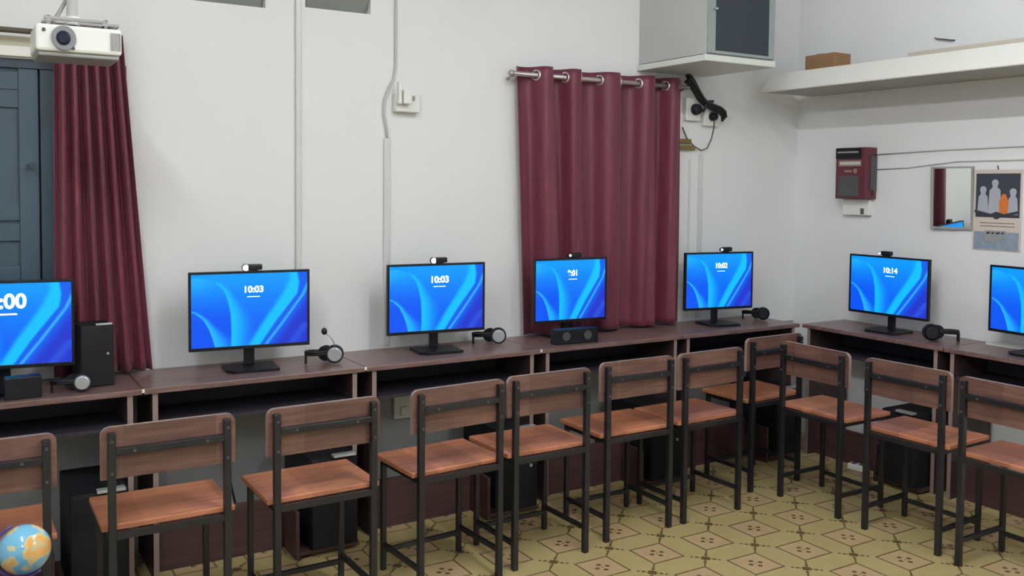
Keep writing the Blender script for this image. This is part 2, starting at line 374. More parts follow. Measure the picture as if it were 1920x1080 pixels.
# ------------------------------------------------------------------ chairs
def make_chair(label):
    t = thing('wooden_chair', label, 'chair', group='steel framed wooden chairs')
    W = 0.176; H = 0.765; F = 0.305
    b = MB()
    prof = [(-0.20, 0.012), (-0.20, 0.31), (0.20, 0.31), (0.20, 0.012), (W+0.016, 0.012), (W+0.016, -0.026), (-W-0.016, -0.026), (-W-0.016, 0.012)]
    b.box(-0.205, 0.205, 0.0122, 0.325, 0.452, 0.472, 0.004, 0)
    b.build('seat', 'seat', t)
    # backrest board with rounded upper corners and pale edge
    R = 0.028; zt, zb = 0.780, 0.616; hw = 0.206; pr = [(-hw, zb), (hw, zb)]
    for k in range(7): a = k/6*PI/2; pr.append((hw-R+R*math.cos(a), zt-R+R*math.sin(a)))
    for k in range(7): a = PI/2+k/6*PI/2; pr.append((-hw+R+R*math.cos(a), zt-R+R*math.sin(a)))
    b = MB(); b.prism(pr, 'Y', 0.0125, 0.030, 0)
    b.bm.faces.ensure_lookup_table(); bmesh.ops.recalc_face_normals(b.bm, faces=b.bm.faces)
    for f in b.bm.faces:
        if len(f.verts) == 4: f.material_index = 1
    b.build('backrest', ['back', 'edge'], t)
    for s_ in (-1, 1):
        MB().box(s_*W-0.0115, s_*W+0.0115, -0.0115, 0.0115, 0.0, H, 0.002).build('rear_leg', 'steel_black', t)
        MB().box(s_*W-0.010, s_*W+0.010, F-0.010, F+0.010, 0.0, 0.4515, 0.002).build('front_leg', 'steel_black', t)
        MB().box(s_*W-0.008, s_*W+0.008, 0.0117, F-0.0102, 0.095, 0.113, 0.001).build('stretcher', 'steel_black', t)
    b = MB(); b.box(-W+0.0117, W-0.0117, -0.011, 0.009, 0.430, 0.4515); b.box(-W+0.0102, W-0.0102, F-0.009, F+0.009, 0.430, 0.4515)
    for s_ in (-1, 1): b.box(s_*W-0.009, s_*W+0.009, 0.0117, F-0.0102, 0.430, 0.4515)
    b.build('seat_frame', 'steel_black', t)
    MB().box(-W+0.0102, W-0.0102, F-0.008, F+0.008, 0.070, 0.088, 0.001).build('stretcher', 'steel_black', t)
    MB().box(-W+0.0117, W-0.0117, -0.0115, 0.0115, 0.694, 0.716, 0.002).build('back_rail', 'steel_black', t)
    for x, z in ((-W, 0.74), (W, 0.74), (-W, 0.64), (W, 0.64), (-0.11, 0.705), (0.11, 0.705)):
        MB().cyl((x, -0.0117, z), (x, -0.016, z), 0.0048, seg=10).build('bolt', 'darkpanel', t)
    return t
CH = [  # x centre, y rear, rotation
    (-4.525, -1.02, 0.02, 'wooden chair at the left edge, behind the globe'),
    (-3.993, -1.03, 0.00, 'wooden chair just right of the globe, below the first desk joint'),
    (-3.479, -1.04, 0.02, 'wooden chair below the monitor nearest the left curtain, bright orange seat fully in view'),
    (-2.932, -1.01, 0.06, 'wooden chair below the wall switch box, beside the pale wall socket'),
    (-2.498, -0.98, 0.02, 'wooden chair left of the right curtain, with the pale glare strip of a computer behind it'),
    (-2.000, -0.93, 0.00, 'wooden chair in front of the monitor at the right curtain'),
    (-1.560, -0.925, 0.03, 'wooden chair below the end of the right curtain'),
    (-0.965, -0.76, 0.03, 'wooden chair pushed deepest into the corner'),
    (-1.06, -1.065, -PI/2, 'wooden chair of the right row nearest the corner'),
    (-1.058, -1.57, -PI/2+0.05, 'wooden chair of the right row below the red wall box'),
    (-1.072, -2.03, -PI/2, 'wooden chair at the right edge below the calendar')]
c0 = make_chair(CH[0][3]); c0.location = (CH[0][0], CH[0][1], 0); c0.rotation_euler = (0, 0, CH[0][2])
for x, y, rz, nm in CH[1:]: dup(c0, (x, y, 0), rz, nm)

# ------------------------------------------------------------------ tower computers under the desks
def make_tower(label, name='tower_computer'):
    t = thing(name, label, 'computer', group='tower computers under the desks')
    MB().box(-0.10, 0.10, -0.36, 0, 0.0, 0.375, 0.004).build('case', 'black_matte', t)
    b = MB(); b.box(-0.098, 0.098, -0.372, -0.3602, 0.004, 0.371, 0.004); b.box(-0.08, 0.08, -0.3745, -0.372, 0.27, 0.30); b.box(-0.08, 0.08, -0.3745, -0.372, 0.225, 0.255)
    b.build('front_panel', 'black_matte', t)
    MB().box(-0.01, 0.088, -0.38, -0.345, 0.3752, 0.387, 0.002).build('glare_strip', 'silver', t)  # raised pale strip stands in for glare on the case top
    MB().cyl((0.06, -0.372, 0.20), (0.06, -0.376, 0.20), 0.008, seg=14).build('power_button', 'silver', t)
    return t
TW = ['black tower computer under the desk at the left edge', 'black tower computer beneath the chair with the bright orange seat', 'black tower computer under the desk joint left of the right curtain',
      'black tower computer under the desk in front of the right curtain', 'black tower computer under the desk at the corner']
tw0 = make_tower(TW[0]); tw0.location = (LR[0][1]-0.165, -0.10, 0.0305)
for (xa, xb), nm in list(zip(LR, TW))[1:]: dup(tw0, (xb-0.165, -0.10, 0.0305), 0, nm)
dup(tw0, (-0.10, -1.29+0.17, 0.0305), -PI/2, 'black tower computer under the right wall desk, below the red box')
dt = dup(tw0, (-4.128, -0.125, DT+0.0005), 0.12, 'black tower computer standing on the desk in front of the left curtain')
dt.scale = (0.60, 0.38, 0.63); dt['group'] = 'tower computer on the desk'

# ------------------------------------------------------------------ monitors
def smooth(a, b, x):
    t = max(0.0, min(1.0, (x-a)/(b-a))) if a != b else float(x > a)
    return t*t*(3-2*t)
def interp(pts, v):
    if v <= pts[0][0]: return pts[0][1]
    for (a, fa), (c, fc) in zip(pts, pts[1:]):
        if v <= c:
            t = (v-a)/(c-a); return fa+(fc-fa)*t
    return pts[-1][1]
def wallpaper(u, v):
    """picture shown on the screens: blue with pale flowing petals; u right, v down"""
    def mixc(a, b_, t): return tuple(p+(q-p)*t for p, q in zip(a, b_))
    c = mixc((0, 138, 252), (0, 92, 246), smooth(0.1, 1.0, v))
    c = mixc(c, (0, 168, 255), 0.6*smooth(0.35, 0.0, v))
    # upper-left petal interior (pale near the top left), bounded right by an arc
    arc = interp([(0.06, 0.10), (0.12, 0.20), (0.22, 0.265), (0.36, 0.30), (0.55, 0.325), (0.8, 0.33), (1.0, 0.325)], v)
    if v > 0.05:
        d = u-arc
        wd = 0.07+0.16*smooth(0.15, 0.75, v)
        if d >= 0: k = (1-smooth(0, wd, d))*smooth(0.05, 0.16, v)*smooth(0, 0.012, d)
        else: k = 0
        c = mixc(c, (10, 202, 255), 0.92*k)
        if d < 0: c = mixc(c, (40, 190, 255), 0.65*smooth(0.34, 0.03, v)*smooth(0.3, 0.0, u))
        if d < 0: c = mixc(c, (0, 84, 246), 0.8*smooth(0.25, 0.7, v))
    arc2 = interp([(0.50, 0.0), (0.54, 0.05), (0.62, 0.11), (0.75, 0.155), (0.88, 0.185), (1.0, 0.205)], v)
    if v > 0.49 and u < arc + 0.01:
        d = u-arc2
        if d >= 0: c = mixc(c, (30, 190, 255), 0.9*(1-smooth(0.0, 0.05+0.14*smooth(0.6, 1.0, v), d)))
        elif d > -0.015: c = mixc(c, (70, 205, 255), smooth(-0.015, 0, d))
    # right diagonal petals
    l1 = interp([(0.0, 0.865), (0.1, 0.865), (0.25, 0.82), (0.45, 0.735), (0.7, 0.62), (1.0, 0.50)], v)
    l2 = interp([(0.0, 0.905), (0.15, 0.92), (0.3, 0.905), (0.45, 0.83), (0.7, 0.705), (1.0, 0.575)], v)
    l3 = interp([(0.0, 1.05), (0.2, 1.0), (0.32, 0.965), (0.5, 0.88), (0.7, 0.785), (1.0, 0.635)], v)
    if l1-0.05 < u < l2+0.02:
        k = smooth(l1-0.05, l1+0.01, u)*(1-smooth(l2-0.005, l2+0.02, u)); c = mixc(c, (10, 200, 255), 0.92*k)
    if u >= l2: c = mixc(c, (16, 96, 240), smooth(l2, l2+0.02, u))
    if u >= l3-0.02:
        k = smooth(l3-0.03, l3-0.005, u)*(1-smooth(l3, l3+0.02, u)); c = mixc(c, (60, 186, 255), 0.9*k)
    if u >= l3: c = mixc(c, (34, 52, 205), 0.92*smooth(l3+0.005, l3+0.13, u))
    # faint petal at bottom right
    d = (u-0.86)-(1-v)*0.5
    if v > 0.72 and u > 0.75: c = mixc(c, (50, 100, 235), 0.6*(1-smooth(0.0, 0.07, abs(d-0.0))))
    return c
def screen_material():
    m = bpy.data.materials.new('lit_screen'); m.use_nodes = True; nt = m.node_tree; b = nt.nodes['Principled BSDF']
    at = nt.nodes.new('ShaderNodeAttribute'); at.attribute_name = 'picture'
    b.inputs['Base Color'].default_value = (0.005, 0.005, 0.006, 1); b.inputs['Roughness'].default_value = 0.5; b.inputs['Specular IOR Level'].default_value = 0.15
    nt.links.new(at.outputs['Color'], b.inputs['Emission Color']); b.inputs['Emission Strength'].default_value = 1.0
    return m
M['screen'] = screen_material()
MW, MH = 0.49, 0.328
def make_monitor(label):
    """origin on the desk below the screen centre, facing -Y"""
    t = thing('monitor', label, 'monitor', group='desktop monitors with blue wallpaper')
    zc = 0.252; z0 = zc-MH/2; z1 = zc+MH/2
    b = MB(); b.box(-MW/2, MW/2, 0.002, 0.018, z0, z1, 0.003); b.box(-0.15, 0.15, 0.018, 0.038, z0+0.05, z1-0.06, 0.006)
    bez = 0.010
    for (a0, a1, c0_, c1_) in ((-MW/2, MW/2, z1-bez, z1), (-MW/2, MW/2, z0, z0+0.014), (-MW/2, -MW/2+bez, z0+0.014, z1-bez), (MW/2-bez, MW/2, z0+0.014, z1-bez)):
        b.box(a0, a1, -0.004, 0.0021, c0_, c1_, 0.001)
    b.build('housing', 'black', t)
    NX, NY = 150, 96
    sx0, sx1, sz0, sz1 = -MW/2+bez, MW/2-bez, z0+0.014, z1-bez
    vs = []; fs = []; cols = []
    for j in range(NY+1):
        for i in range(NX+1):
            u, v = i/NX, j/NY
            vs.append((sx0+(sx1-sx0)*u, -0.0005, sz1-(sz1-sz0)*v)); cols.append(wallpaper(u, v))
    for j in range(NY):
        for i in range(NX):
            a = j*(NX+1)+i; fs.append((a, a+NX+1, a+NX+2, a+1))
    me = bpy.data.meshes.new('screen'); me.from_pydata(vs, [], fs)
    ca = me.color_attributes.new('picture', 'FLOAT_COLOR', 'POINT')
    for i, c in enumerate(cols): ca.data[i].color = srgb(*c)
    me.materials.append(M['screen']); so = bpy.data.objects.new('screen', me); COL.objects.link(so); so.parent = t
    MB().box(-0.022, 0.022, 0.0385, 0.052, 0.012, 0.22, 0.003).build('stand_neck', 'black', t)
    MB().prism([(-0.075, -0.085), (0.095, -0.085), (0.105, -0.075), (0.105, 0.085), (-0.105, 0.085), (-0.105, -0.05)], 'Z', 0.0005, 0.012).build('stand_base', 'black', t)
    return t, so
MON = [(-4.43, -0.20, 0.996, -0.17, 1.0, 'monitor cut off by the left edge, its clock large and bright', '10:00', 0.052),
       (-3.510, -0.20, 1.004, -0.10, 1.015, 'monitor on the desk right of the left curtain, under a glowing webcam', '10:03', 0.026),
       (-2.634, -0.20, 1.007, -0.09, 1.0, 'monitor on the desk below the wall switch box', '10:03', 0.030),
       (-1.868, -0.20, 1.014, -0.06, 0.885, 'monitor in front of the right curtain with a black box below it', '9:01', 0.028),
       (-0.837, -0.20, 1.020, -0.16, 0.935, 'monitor at the corner end of the back row, beside the curtain', '10:02', 0.028),
       (-0.20, -0.838, 1.010, 0.037-PI/2, 1.0, 'monitor on the right wall row below the red box', '10:14', 0.028),
       (-0.20, -1.655, 1.007, -0.06-PI/2, 1.0, 'monitor cut off by the right edge, below the calendar', None, 0)]
mons = []
for i, (x, y, zc, rz, sx, nm, clk, cs) in enumerate(MON):
    if i == 0: t, scr0 = make_monitor(nm); t.location = (x, y, DT+0.0003); t.rotation_euler = (0, 0, rz); proto = t
    else: t = dup(proto, (x, y, DT+0.0003), rz, nm, (sx, 1, 1))
    mons.append(t)
for t, (x, y, zc, rz, sx, nm, clk, cs) in zip(mons, MON):
    if not clk: continue
    scr = [c for c in t.children if c.name.startswith('screen')][0]
    cu = bpy.data.curves.new('clock_text', 'FONT'); cu.body = clk; cu.size = cs*1.45; cu.align_x = 'CENTER'; cu.extrude = 0.0003; cu.offset = cs*0.045
    tmp = bpy.data.objects.new('tmp', cu); COL.objects.link(tmp)
    dg = bpy.context.evaluated_depsgraph_get(); me = bpy.data.meshes.new_from_object(tmp.evaluated_get(dg)); bpy.data.objects.remove(tmp)
    me.materials.clear(); me.materials.append(M['clock'])
    o = bpy.data.objects.new('clock_text', me); COL.objects.link(o); o.parent = scr
    o.rotation_euler = (PI/2, 0, 0); o.location = (0.012 if cs < 0.04 else 0.0, -0.0012, 0.336-(0.01 if cs < 0.04 else 0.022))
    d = MB().box(-cs*1.0, cs*1.0, -0.0014, -0.0008, 0.314-(0.008 if cs < 0.04 else 0.026), 0.314-(0.008 if cs < 0.04 else 0.026)+cs*0.11); d = d.build('date_line', 'clock', scr)
    if cs < 0.04: d.location.x = 0.012

# webcams
def make_webcam(label, big):
    t = thing('webcam', label, 'webcam', group='webcams clipped on the monitors')
    b = MB(); b.box(-0.012, 0.048, -0.012, 0.016, 0.004, 0.028, 0.005); b.box(-0.004, 0.03, -0.0065, 0.022, 0.0005, 0.006); b.box(0, 0.026, 0.0205, 0.024, -0.03, 0.004)
    b.build('body', 'black', t)
    r = 0.0125 if big else 0.0065
    MB().cyl((-0.02, -0.006, 0.014), (-0.02, 0.008, 0.014), r+0.003).build('lens_barrel', 'black', t)
    MB().cyl((-0.02, -0.0062, 0.014), (-0.02, -0.0085, 0.014), r, seg=24).build('ring_light', 'ledring' if big else 'led_small', t)
    return t
wc_big = None; wc_small = None
for i, big, dx in ((1, True, 0.0), (2, True, 0.0), (3, False, 0.01), (4, False, 0.03), (5, False, -0.03)):
    x, y, zc, rz, sx, nm, _, _ = MON[i]
    lb = {1: 'webcam with bright round light on the monitor right of the left curtain', 2: 'webcam with bright round light on the monitor below the switch box', 3: 'small webcam on the monitor in front of the right curtain',
          4: 'small webcam on the corner monitor', 5: 'small webcam on the monitor below the red box'}[i]
    loc = Vector((x, y, DT+0.252+MH/2+0.0005))+Vector((math.cos(rz), math.sin(rz), 0))*dx
    if big:
        if wc_big is None: wc_big = make_webcam(lb, True); wc_big.location = loc; wc_big.rotation_euler = (0, 0, rz)
        else: dup(wc_big, loc, rz, lb)
    else:
        if wc_small is None: wc_small = make_webcam(lb, False); wc_small.location = loc; wc_small.rotation_euler = (0, 0, rz)
        else: dup(wc_small, loc, rz, lb)

# headsets
def make_headset(label, cup='silver', mic=True):
    """near cup upright at the origin facing -Y, headband looping flat to the left and back to the far cup"""
    t = thing('headset', label, 'headset', group='headsets on the desks')
    def earcup(cx, cy, ang, r):
        d = (Matrix.Rotation(ang, 4, 'Z') @ Vector((0, -1, 0, 0))).to_3d(); c = Vector((cx, cy, r+0.0025))
        b = MB(); b.cyl(c-d*0.020, c+d*0.004, r, r*0.96, 32)
        o = b.build('ear_cushion', 'black_matte', t)
        MB().cyl(c+d*0.0042, c+d*0.013, r*0.86, r*0.66, 32).build('ear_shell', cup, o)
    earcup(0, 0, 0.0, 0.040); earcup(-0.035, 0.085, PI-0.3, 0.034)
    ctl = [(-0.012, 0.012, 0.052), (-0.05, -0.004, 0.054), (-0.095, 0.0, 0.052), (-0.122, 0.03, 0.049), (-0.118, 0.07, 0.046), (-0.085, 0.095, 0.043), (-0.045, 0.098, 0.040)]
    b = MB(); pts = []
    for i in range(len(ctl)-1):
        p0 = Vector(ctl[max(i-1, 0)]); p1 = Vector(ctl[i]); p2 = Vector(ctl[i+1]); p3 = Vector(ctl[min(i+2, len(ctl)-1)])
        for k in range(5):
            u = k/5; pts.append(0.5*((2*p1)+(p2-p0)*u+(2*p0-5*p1+4*p2-p3)*u*u+(3*p1-p0-3*p2+p3)*u**3))
    pts.append(Vector(ctl[-1]))
    b.tube(pts, 0.007, 10); b.tube([p-Vector((0, 0, 0.009)) for p in pts], 0.006, 10)
    b.build('headband', 'black_matte', t)
    MB().box(-0.128, -0.118, 0.02, 0.045, 0.0005, 0.045, 0.003).build('adjuster_arm', 'black_matte', t)
    if mic:
        o = MB().tube([(0.0, 0.0, 0.078), (-0.004, -0.01, 0.10), (-0.02, -0.012, 0.125), (-0.036, -0.012, 0.138)], 0.0028, 8).build('microphone_boom', 'silver', t)
        MB().sphere((-0.044, -0.012, 0.147), 0.0125, seg=16, sc=(1, 1, 1.25)).build('foam_tip', 'black_matte', o)
    return t
def place(h, x, y, rz, sc=1, flip=1): h.location = (x, y, DT+0.001); h.rotation_euler = (0, 0, rz); h.scale = (sc*flip, sc, sc)
place(make_headset('silver headset with raised microphone beside the monitor right of the left curtain'), -3.165, -0.27, -0.35)
place(make_headset('silver and black headset right of the monitor below the switch box', mic=False), -2.285, -0.18, -0.45)
place(make_headset('black headset beside the corner monitor', mic=False, cup='black'), -0.49, -0.21, -0.8, 0.95)
place(make_headset('black headset on the right wall desk, right of the monitor below the red box', mic=False, cup='black'), -0.27, -1.16, -0.75, 1.1, -1)
place(make_headset('headset with shiny cups in front of the tower on the left desk', mic=False), -4.175, -0.338, -0.15, 0.85)

# small black boxes on desks
def small_box(name, label, cat, x, y, wx, dy, h, rz, grp=None, dots=False):
    t = thing(name, label, cat, (x, y, DT+0.0005), rz, grp)
    MB().box(-wx/2, wx/2, -dy/2, dy/2, 0, h, 0.004).build('case', 'black', t)
    if dots:
        for a in (-wx*0.25, wx*0.25): MB().cyl((a, -dy/2-0.0002, h*0.55), (a, -dy/2-0.003, h*0.55), h*0.3, seg=20).build('speaker_cone', 'darkpanel', t)
    return t
small_box('speaker_box', 'black speaker box under the monitor in front of the right curtain', 'speaker', -1.925, -0.318, 0.25, 0.05, 0.075, -0.06, None, True)
small_box('speaker_box', 'black box at the left edge in front of the cut-off monitor', 'speaker', -4.505, -0.335, 0.12, 0.07, 0.09, 0.02)
small_box('speaker_box', 'low black box between the left-edge box and the headset', 'speaker', -4.37, -0.33, 0.12, 0.05, 0.08, 0.02)

# white cable lying on right desk, at wall
o = MB().box(-0.10, -0.02, -1.75, -1.345, DT+0.0005, DT+0.012, 0.002).build('paper_stack', 'paper'); tag(o, 'white papers lying along the wall behind the right-edge monitor', 'papers')

# ------------------------------------------------------------------ curtains
def curtain(name, label, xL, xR, xRb, ztop, zbot, period, amp, yc, phase=0.0, xLb=None, seed=1, eyelets=True):
    rnd = random.Random(seed)
    n = int((xR-xL)/0.006); nz = 40; bm = bmesh.new(); g = []
    harm = [(rnd.uniform(1.5, 4.5), rnd.uniform(0, 6.28), rnd.uniform(0.1, 0.3)) for _ in range(3)]
    def yy(u, t):   # u in periods, t 0 top..1 bottom
        s0 = math.sin(2*PI*u+phase+0.55*t*math.sin(1.7*u+seed)+0.25*t*math.sin(4.1*u)); k = 0.75
        s = s0*(1+k*(1-abs(s0)))          # flatter faces at the top
        y = amp*s*(1-0.15*t)+0.12*amp*t*math.sin(2*PI*u*3+2*t)
        for (fq, ph, am) in harm: y += amp*am*t**0.6*math.sin(2*PI*u*fq*0.45+ph+1.5*t)
        return y
    gx = lambda s: s+(0.026*math.sin(2*PI*1.6*s+1.0)-0.026*math.sin(1.0)*(1-s)-0.026*math.sin(2*PI*1.6+1.0)*s if eyelets else 0)
    for j in range(nz+1):
        t = j/nz; row = []
        for i in range(n+1):
            s = i/n; q = gx(s); x = (xL+(xR-xL)*q)*(1-t)+((xLb if xLb is not None else xL)+(xRb-(xLb if xLb is not None else xL))*q)*t
            u = s*(xR-xL)/period
            row.append(bm.verts.new((x, yc+yy(u, t), ztop-(ztop-zbot)*t)))
        g.append(row)
    for j in range(nz):
        for i in range(n):
            f = bm.faces.new((g[j][i], g[j+1][i], g[j+1][i+1], g[j][i+1])); f.smooth = True
    t_ = thing(name, label, 'curtain')
    me = bpy.data.meshes.new('cloth'); bm.to_mesh(me); bm.free(); me.materials.append(M['curtain'])
    o = bpy.data.objects.new('cloth', me); COL.objects.link(o); o.parent = t_
    sd = o.modifiers.new('thickness', 'SOLIDIFY'); sd.thickness = 0.003; sd.offset = 0
    if eyelets:
        k = 0
        while True:
            u = (k*PI-phase)/(2*PI); x = xL+u*period; k += 1
            if x < xL+0.01: continue
            if x > xR-0.01: break
            x = xL+(xR-xL)*gx((x-xL)/(xR-xL))
            sl = (yy(u+0.02, 0)-yy(u-0.02, 0))/(0.04*period)
            nrm = Vector((-sl, 1, 0)).normalized()
            c = Vector((x, yc, ROD_Z)); a = Vector((0, 0, 1)); bb = nrm.cross(a)
            pts = [c+nrm*0.0+(a*math.cos(q/20*2*PI)+bb*math.sin(q/20*2*PI))*0.024 for q in range(21)]
            MB().tube(pts, 0.0065, 6).build('eyelet', 'eyelet', t_)
    return t_
ROD_Z = 2.105
curtain('curtain', 'maroon eyelet curtain hanging on the back wall right of the switch box', -2.115, -1.005, -1.015, 2.148, 0.768, 0.212, 0.050, -0.080, 0.45, xLb=-2.06, seed=3)
curtain('curtain', 'narrow maroon curtain gathered at the left, behind the projector', -4.232, -3.985, -3.884, 2.128, 0.768, 0.038, 0.028, -0.075, 0.0, xLb=-4.245, seed=7, eyelets=False)
t = thing('curtain_rod', 'metal rod carrying the right curtain', 'curtain rod')
MB().cyl((-2.16, -0.080, ROD_Z), (-0.985, -0.080, ROD_Z), 0.0115).build('rod', 'rod', t)
MB().sphere((-2.165, -0.080, ROD_Z), 0.017, seg=16).build('finial', 'rod', t)
for x in (-2.14, -1.0): MB().cyl((x, -0.080, ROD_Z), (x, 0, ROD_Z-0.02), 0.007).build('bracket', 'rod', t)
t = thing('curtain_rod', 'brown rod carrying the left curtain, ending behind the projector', 'curtain rod')
MB().cyl((-5.8, -0.075, 2.112), (-4.02, -0.075, 2.112), 0.011).build('rod', 'brownrod', t)
for x in (-4.06, -5.6): MB().cyl((x, -0.075, 2.112), (x, 0, 2.115), 0.006).build('bracket', 'brownrod', t)

# ------------------------------------------------------------------ projector
t = thing('projector', 'white projector hanging from the ceiling in front of the left curtain', 'projector', (-4.228, -0.87, 1.987), 0.0)
t.scale = (0.9, 1, 1)
MB().box(-0.138, 0.138, 0.0, 0.22, -0.042, 0.042, 0.010).build('housing', 'plastic_white', t)
MB().box(-0.130, 0.130, 0.01, 0.21, -0.056, -0.0425, 0.006).build('base_plate', 'plastic_grey', t)
b = MB(); b.cyl((-0.050, 0.005, 0.0), (-0.050, -0.010, 0.0), 0.040, 0.038, 32); lo = b.build('lens_ring', 'lensring', t)
MB().cyl((-0.052, -0.0102, -0.001), (-0.052, -0.016, -0.001), 0.023, 0.015, 24).build('lens', 'lens', lo)
b = MB()
for k in range(6): b.box(0.100+k*0.006, 0.103+k*0.006, -0.003, 0.004, -0.028, 0.028)
b.build('vent_grille', 'plastic_grey', t)
MB().cyl((-0.112, 0.002, 0.022), (-0.112, -0.003, 0.022), 0.006, seg=14).build('infrared_window', 'darkpanel', t)
MB().cyl((-0.02, 0.002, -0.030), (-0.02, -0.003, -0.030), 0.005, seg=14).build('infrared_window', 'darkpanel', t)
b = MB()
b.box(-0.11, 0.09, 0.02, 0.04, 0.060, 0.068); b.box(-0.11, 0.11, 0.09, 0.13, 0.060, 0.068); b.box(-0.10, -0.088, 0.02, 0.20, 0.054, 0.0605); b.box(0.075, 0.13, 0.01, 0.20, 0.050, 0.058)
for x in (-0.094, 0.09): b.cyl((x, 0.03, 0.040), (x, 0.03, 0.072), 0.006); b.cyl((x, 0.11, 0.040), (x, 0.11, 0.062), 0.007)
b.build('mounting_arms', 'chrome', t)
MB().cyl((-0.01, 0.11, 0.058), (-0.01, 0.11, CEIL-1.987), 0.019).cyl((-0.01, 0.11, 0.058), (-0.01, 0.11, 0.085), 0.026).build('ceiling_pole', 'plastic_white', t)
MB().tube([(-0.075, 0.09, 0.058), (-0.05, 0.12, 0.10), (-0.012, 0.13, 0.17), (-0.012, 0.132, 0.5), (-0.012, 0.132, 1.19)], 0.007).build('cable', 'plastic_grey', t)

# ------------------------------------------------------------------ corner cabinet
t = thing('wall_cabinet', 'grey wall cabinet with dark glazed door mounted high near the corner', 'cabinet', (-1.2985, 0, 2.1845))
Wc, Dc, Hc = 0.504, 0.55, 0.80
b = MB(); b.box(0.012, Wc-0.012, -Dc+0.012, -0.001, 0.034, Hc, 0.003); b.build('body', 'cab', t)
MB().box(0, Wc, -Dc, -0.001, 0, 0.0335, 0.004).build('bottom_board', 'cab_light', t)
f = MB(); f.box(0.014, 0.065, -Dc-0.002, -Dc+0.0118, 0.04, Hc-0.01, 0.002); f.box(Wc-0.055, Wc-0.014, -Dc-0.002, -Dc+0.0118, 0.04, Hc-0.01, 0.002)
f.box(0.0651, Wc-0.0551, -Dc-0.002, -Dc+0.0118, 0.04, 0.055, 0.001); f.box(0.0651, Wc-0.0551, -Dc-0.002, -Dc+0.0118, Hc-0.05, Hc-0.01, 0.001)
dr = f.build('door', 'cab_frame', t)
MB().box(0.0655, Wc-0.0555, -Dc+0.002, -Dc+0.008, 0.0555, Hc-0.0505).build('glass_pane', 'cab_glass', dr)
MB().cyl((0.052, -Dc-0.002, 0.262), (0.052, -Dc-0.018, 0.262), 0.006).sphere((0.052, -Dc-0.021, 0.262), 0.0085, seg=14).build('door_knob', 'chrome', dr)
MB().box(0.0, 0.0118, -Dc+0.02, -0.02, 0.036, 0.05).build('side_moulding', 'cab', t)

# ------------------------------------------------------------------ shelf on the right wall
t = thing('wall_shelf', 'long white shelf with slanted front board on the right wall', 'shelf')
MB().box(-0.425, -0.0005, -4.2, -0.115, 2.108, 2.135).build('shelf_board', 'shelfgrey', t)
MB().prism([(-0.4251, 2.107), (-0.45, 2.107), (-0.452, 2.112), (-0.352, 2.222), (-0.338, 2.222), (-0.4251, 2.1351)], 'Y', -0.115, -4.2).build('front_board', 'white', t)
t = thing('cardboard_box', 'small brown cardboard box on the white wall shelf', 'box', (-0.22, -0.41, 2.1352), 0.03)
MB().box(-0.07, 0.07, -0.105, 0.105, 0, 0.178, 0.003).build('carton', 'card', t)
MB().box(-0.0715, 0.0715, -0.02, 0.02, 0.1765, 0.180).build('tape_strip', 'edge', t)
o = MB().box(-0.24, -0.20, -3.4, -0.95, 2.1355, 2.262, 0.003).build('plank', 'cream'); tag(o, 'cream plank standing on the white shelf behind its front board', 'plank')
o = MB().tube([(0, -1.06, 2.335), (-0.02, -1.05, 2.335), (-0.02, -1.02, 2.342), (-0.02, -0.97, 2.352), (-0.012, -0.95, 2.36)], 0.004).build('wall_hook', 'darkpanel'); tag(o, 'small dark hook on the wall above the white shelf', 'hook')

# ------------------------------------------------------------------ red box, switches, wires on right wall
t = thing('wall_box', 'maroon metal box with a dark window on the right wall', 'box', (0, -0.492, 1.63))
MB().box(-0.10, -0.001, -0.105, 0.105, -0.149, 0.149, 0.004).build('case', 'maroonbox', t)
MB().box(-0.1035, -0.1002, -0.075, 0.104, 0.085, 0.147, 0.001).build('top_band', 'black', t)
MB().box(-0.1045, -0.1036, -0.055, 0.09, 0.118, 0.127).build('band_line', 'plastic_grey', t)
MB().box(-0.1025, -0.1002, -0.075, 0.085, 0.040, 0.075, 0.001).build('name_label', 'edge', t)
b = MB()
for k in range(9): b.box(-0.1035, -0.1026, -0.068+k*0.016, -0.057+k*0.016, 0.050, 0.066)
b.build('label_lettering', 'paper', t)
MB().cyl((-0.1002, -0.035, 0.013), (-0.103, -0.035, 0.013), 0.014, seg=20).box(-0.103, -0.1002, -0.01, 0.04, 0.006, 0.018).build('emblem', 'edge', t)
MB().box(-0.1025, -0.1002, -0.062, 0.085, -0.135, -0.015, 0.001).build('dark_window', 'darkpanel', t)
b = MB(); b.box(-0.06, -0.01, -0.112, -0.1052, -0.10, 0.10); b.tube([(-0.04, -0.106, -0.09), (-0.045, -0.125, -0.105), (-0.04, -0.106, -0.125)], 0.005)
b.build('side_hasp', 'darkpanel', t)
t = thing('switch_board', 'white switch board under the maroon box', 'switch', (0, -0.475, 1.43))
MB().box(-0.035, -0.001, -0.10, 0.085, -0.045, 0.049, 0.004).build('plate', 'plastic_white', t)
MB().box(-0.041, -0.0352, -0.068, -0.045, -0.038, -0.004, 0.002).build('rocker_switch', 'darkpanel', t)
o = MB().tube([(-0.005, -0.60, 1.738), (-0.005, -1.0, 1.752), (-0.005, -1.5, 1.76), (-0.005, -3.0, 1.78)], 0.0035).build('wall_wire', 'cable_w'); tag(o, 'upper thin wire running right from the maroon box', 'wire', 'wires along the right wall')
o = MB().tube([(-0.005, -0.60, 1.652), (-0.005, -0.80, 1.660), (-0.005, -1.1, 1.69), (-0.005, -3.0, 1.705)], 0.0035).build('wall_wire', 'cable_w'); tag(o, 'lower thin wire running from the maroon box above the mirror', 'wire', 'wires along the right wall')
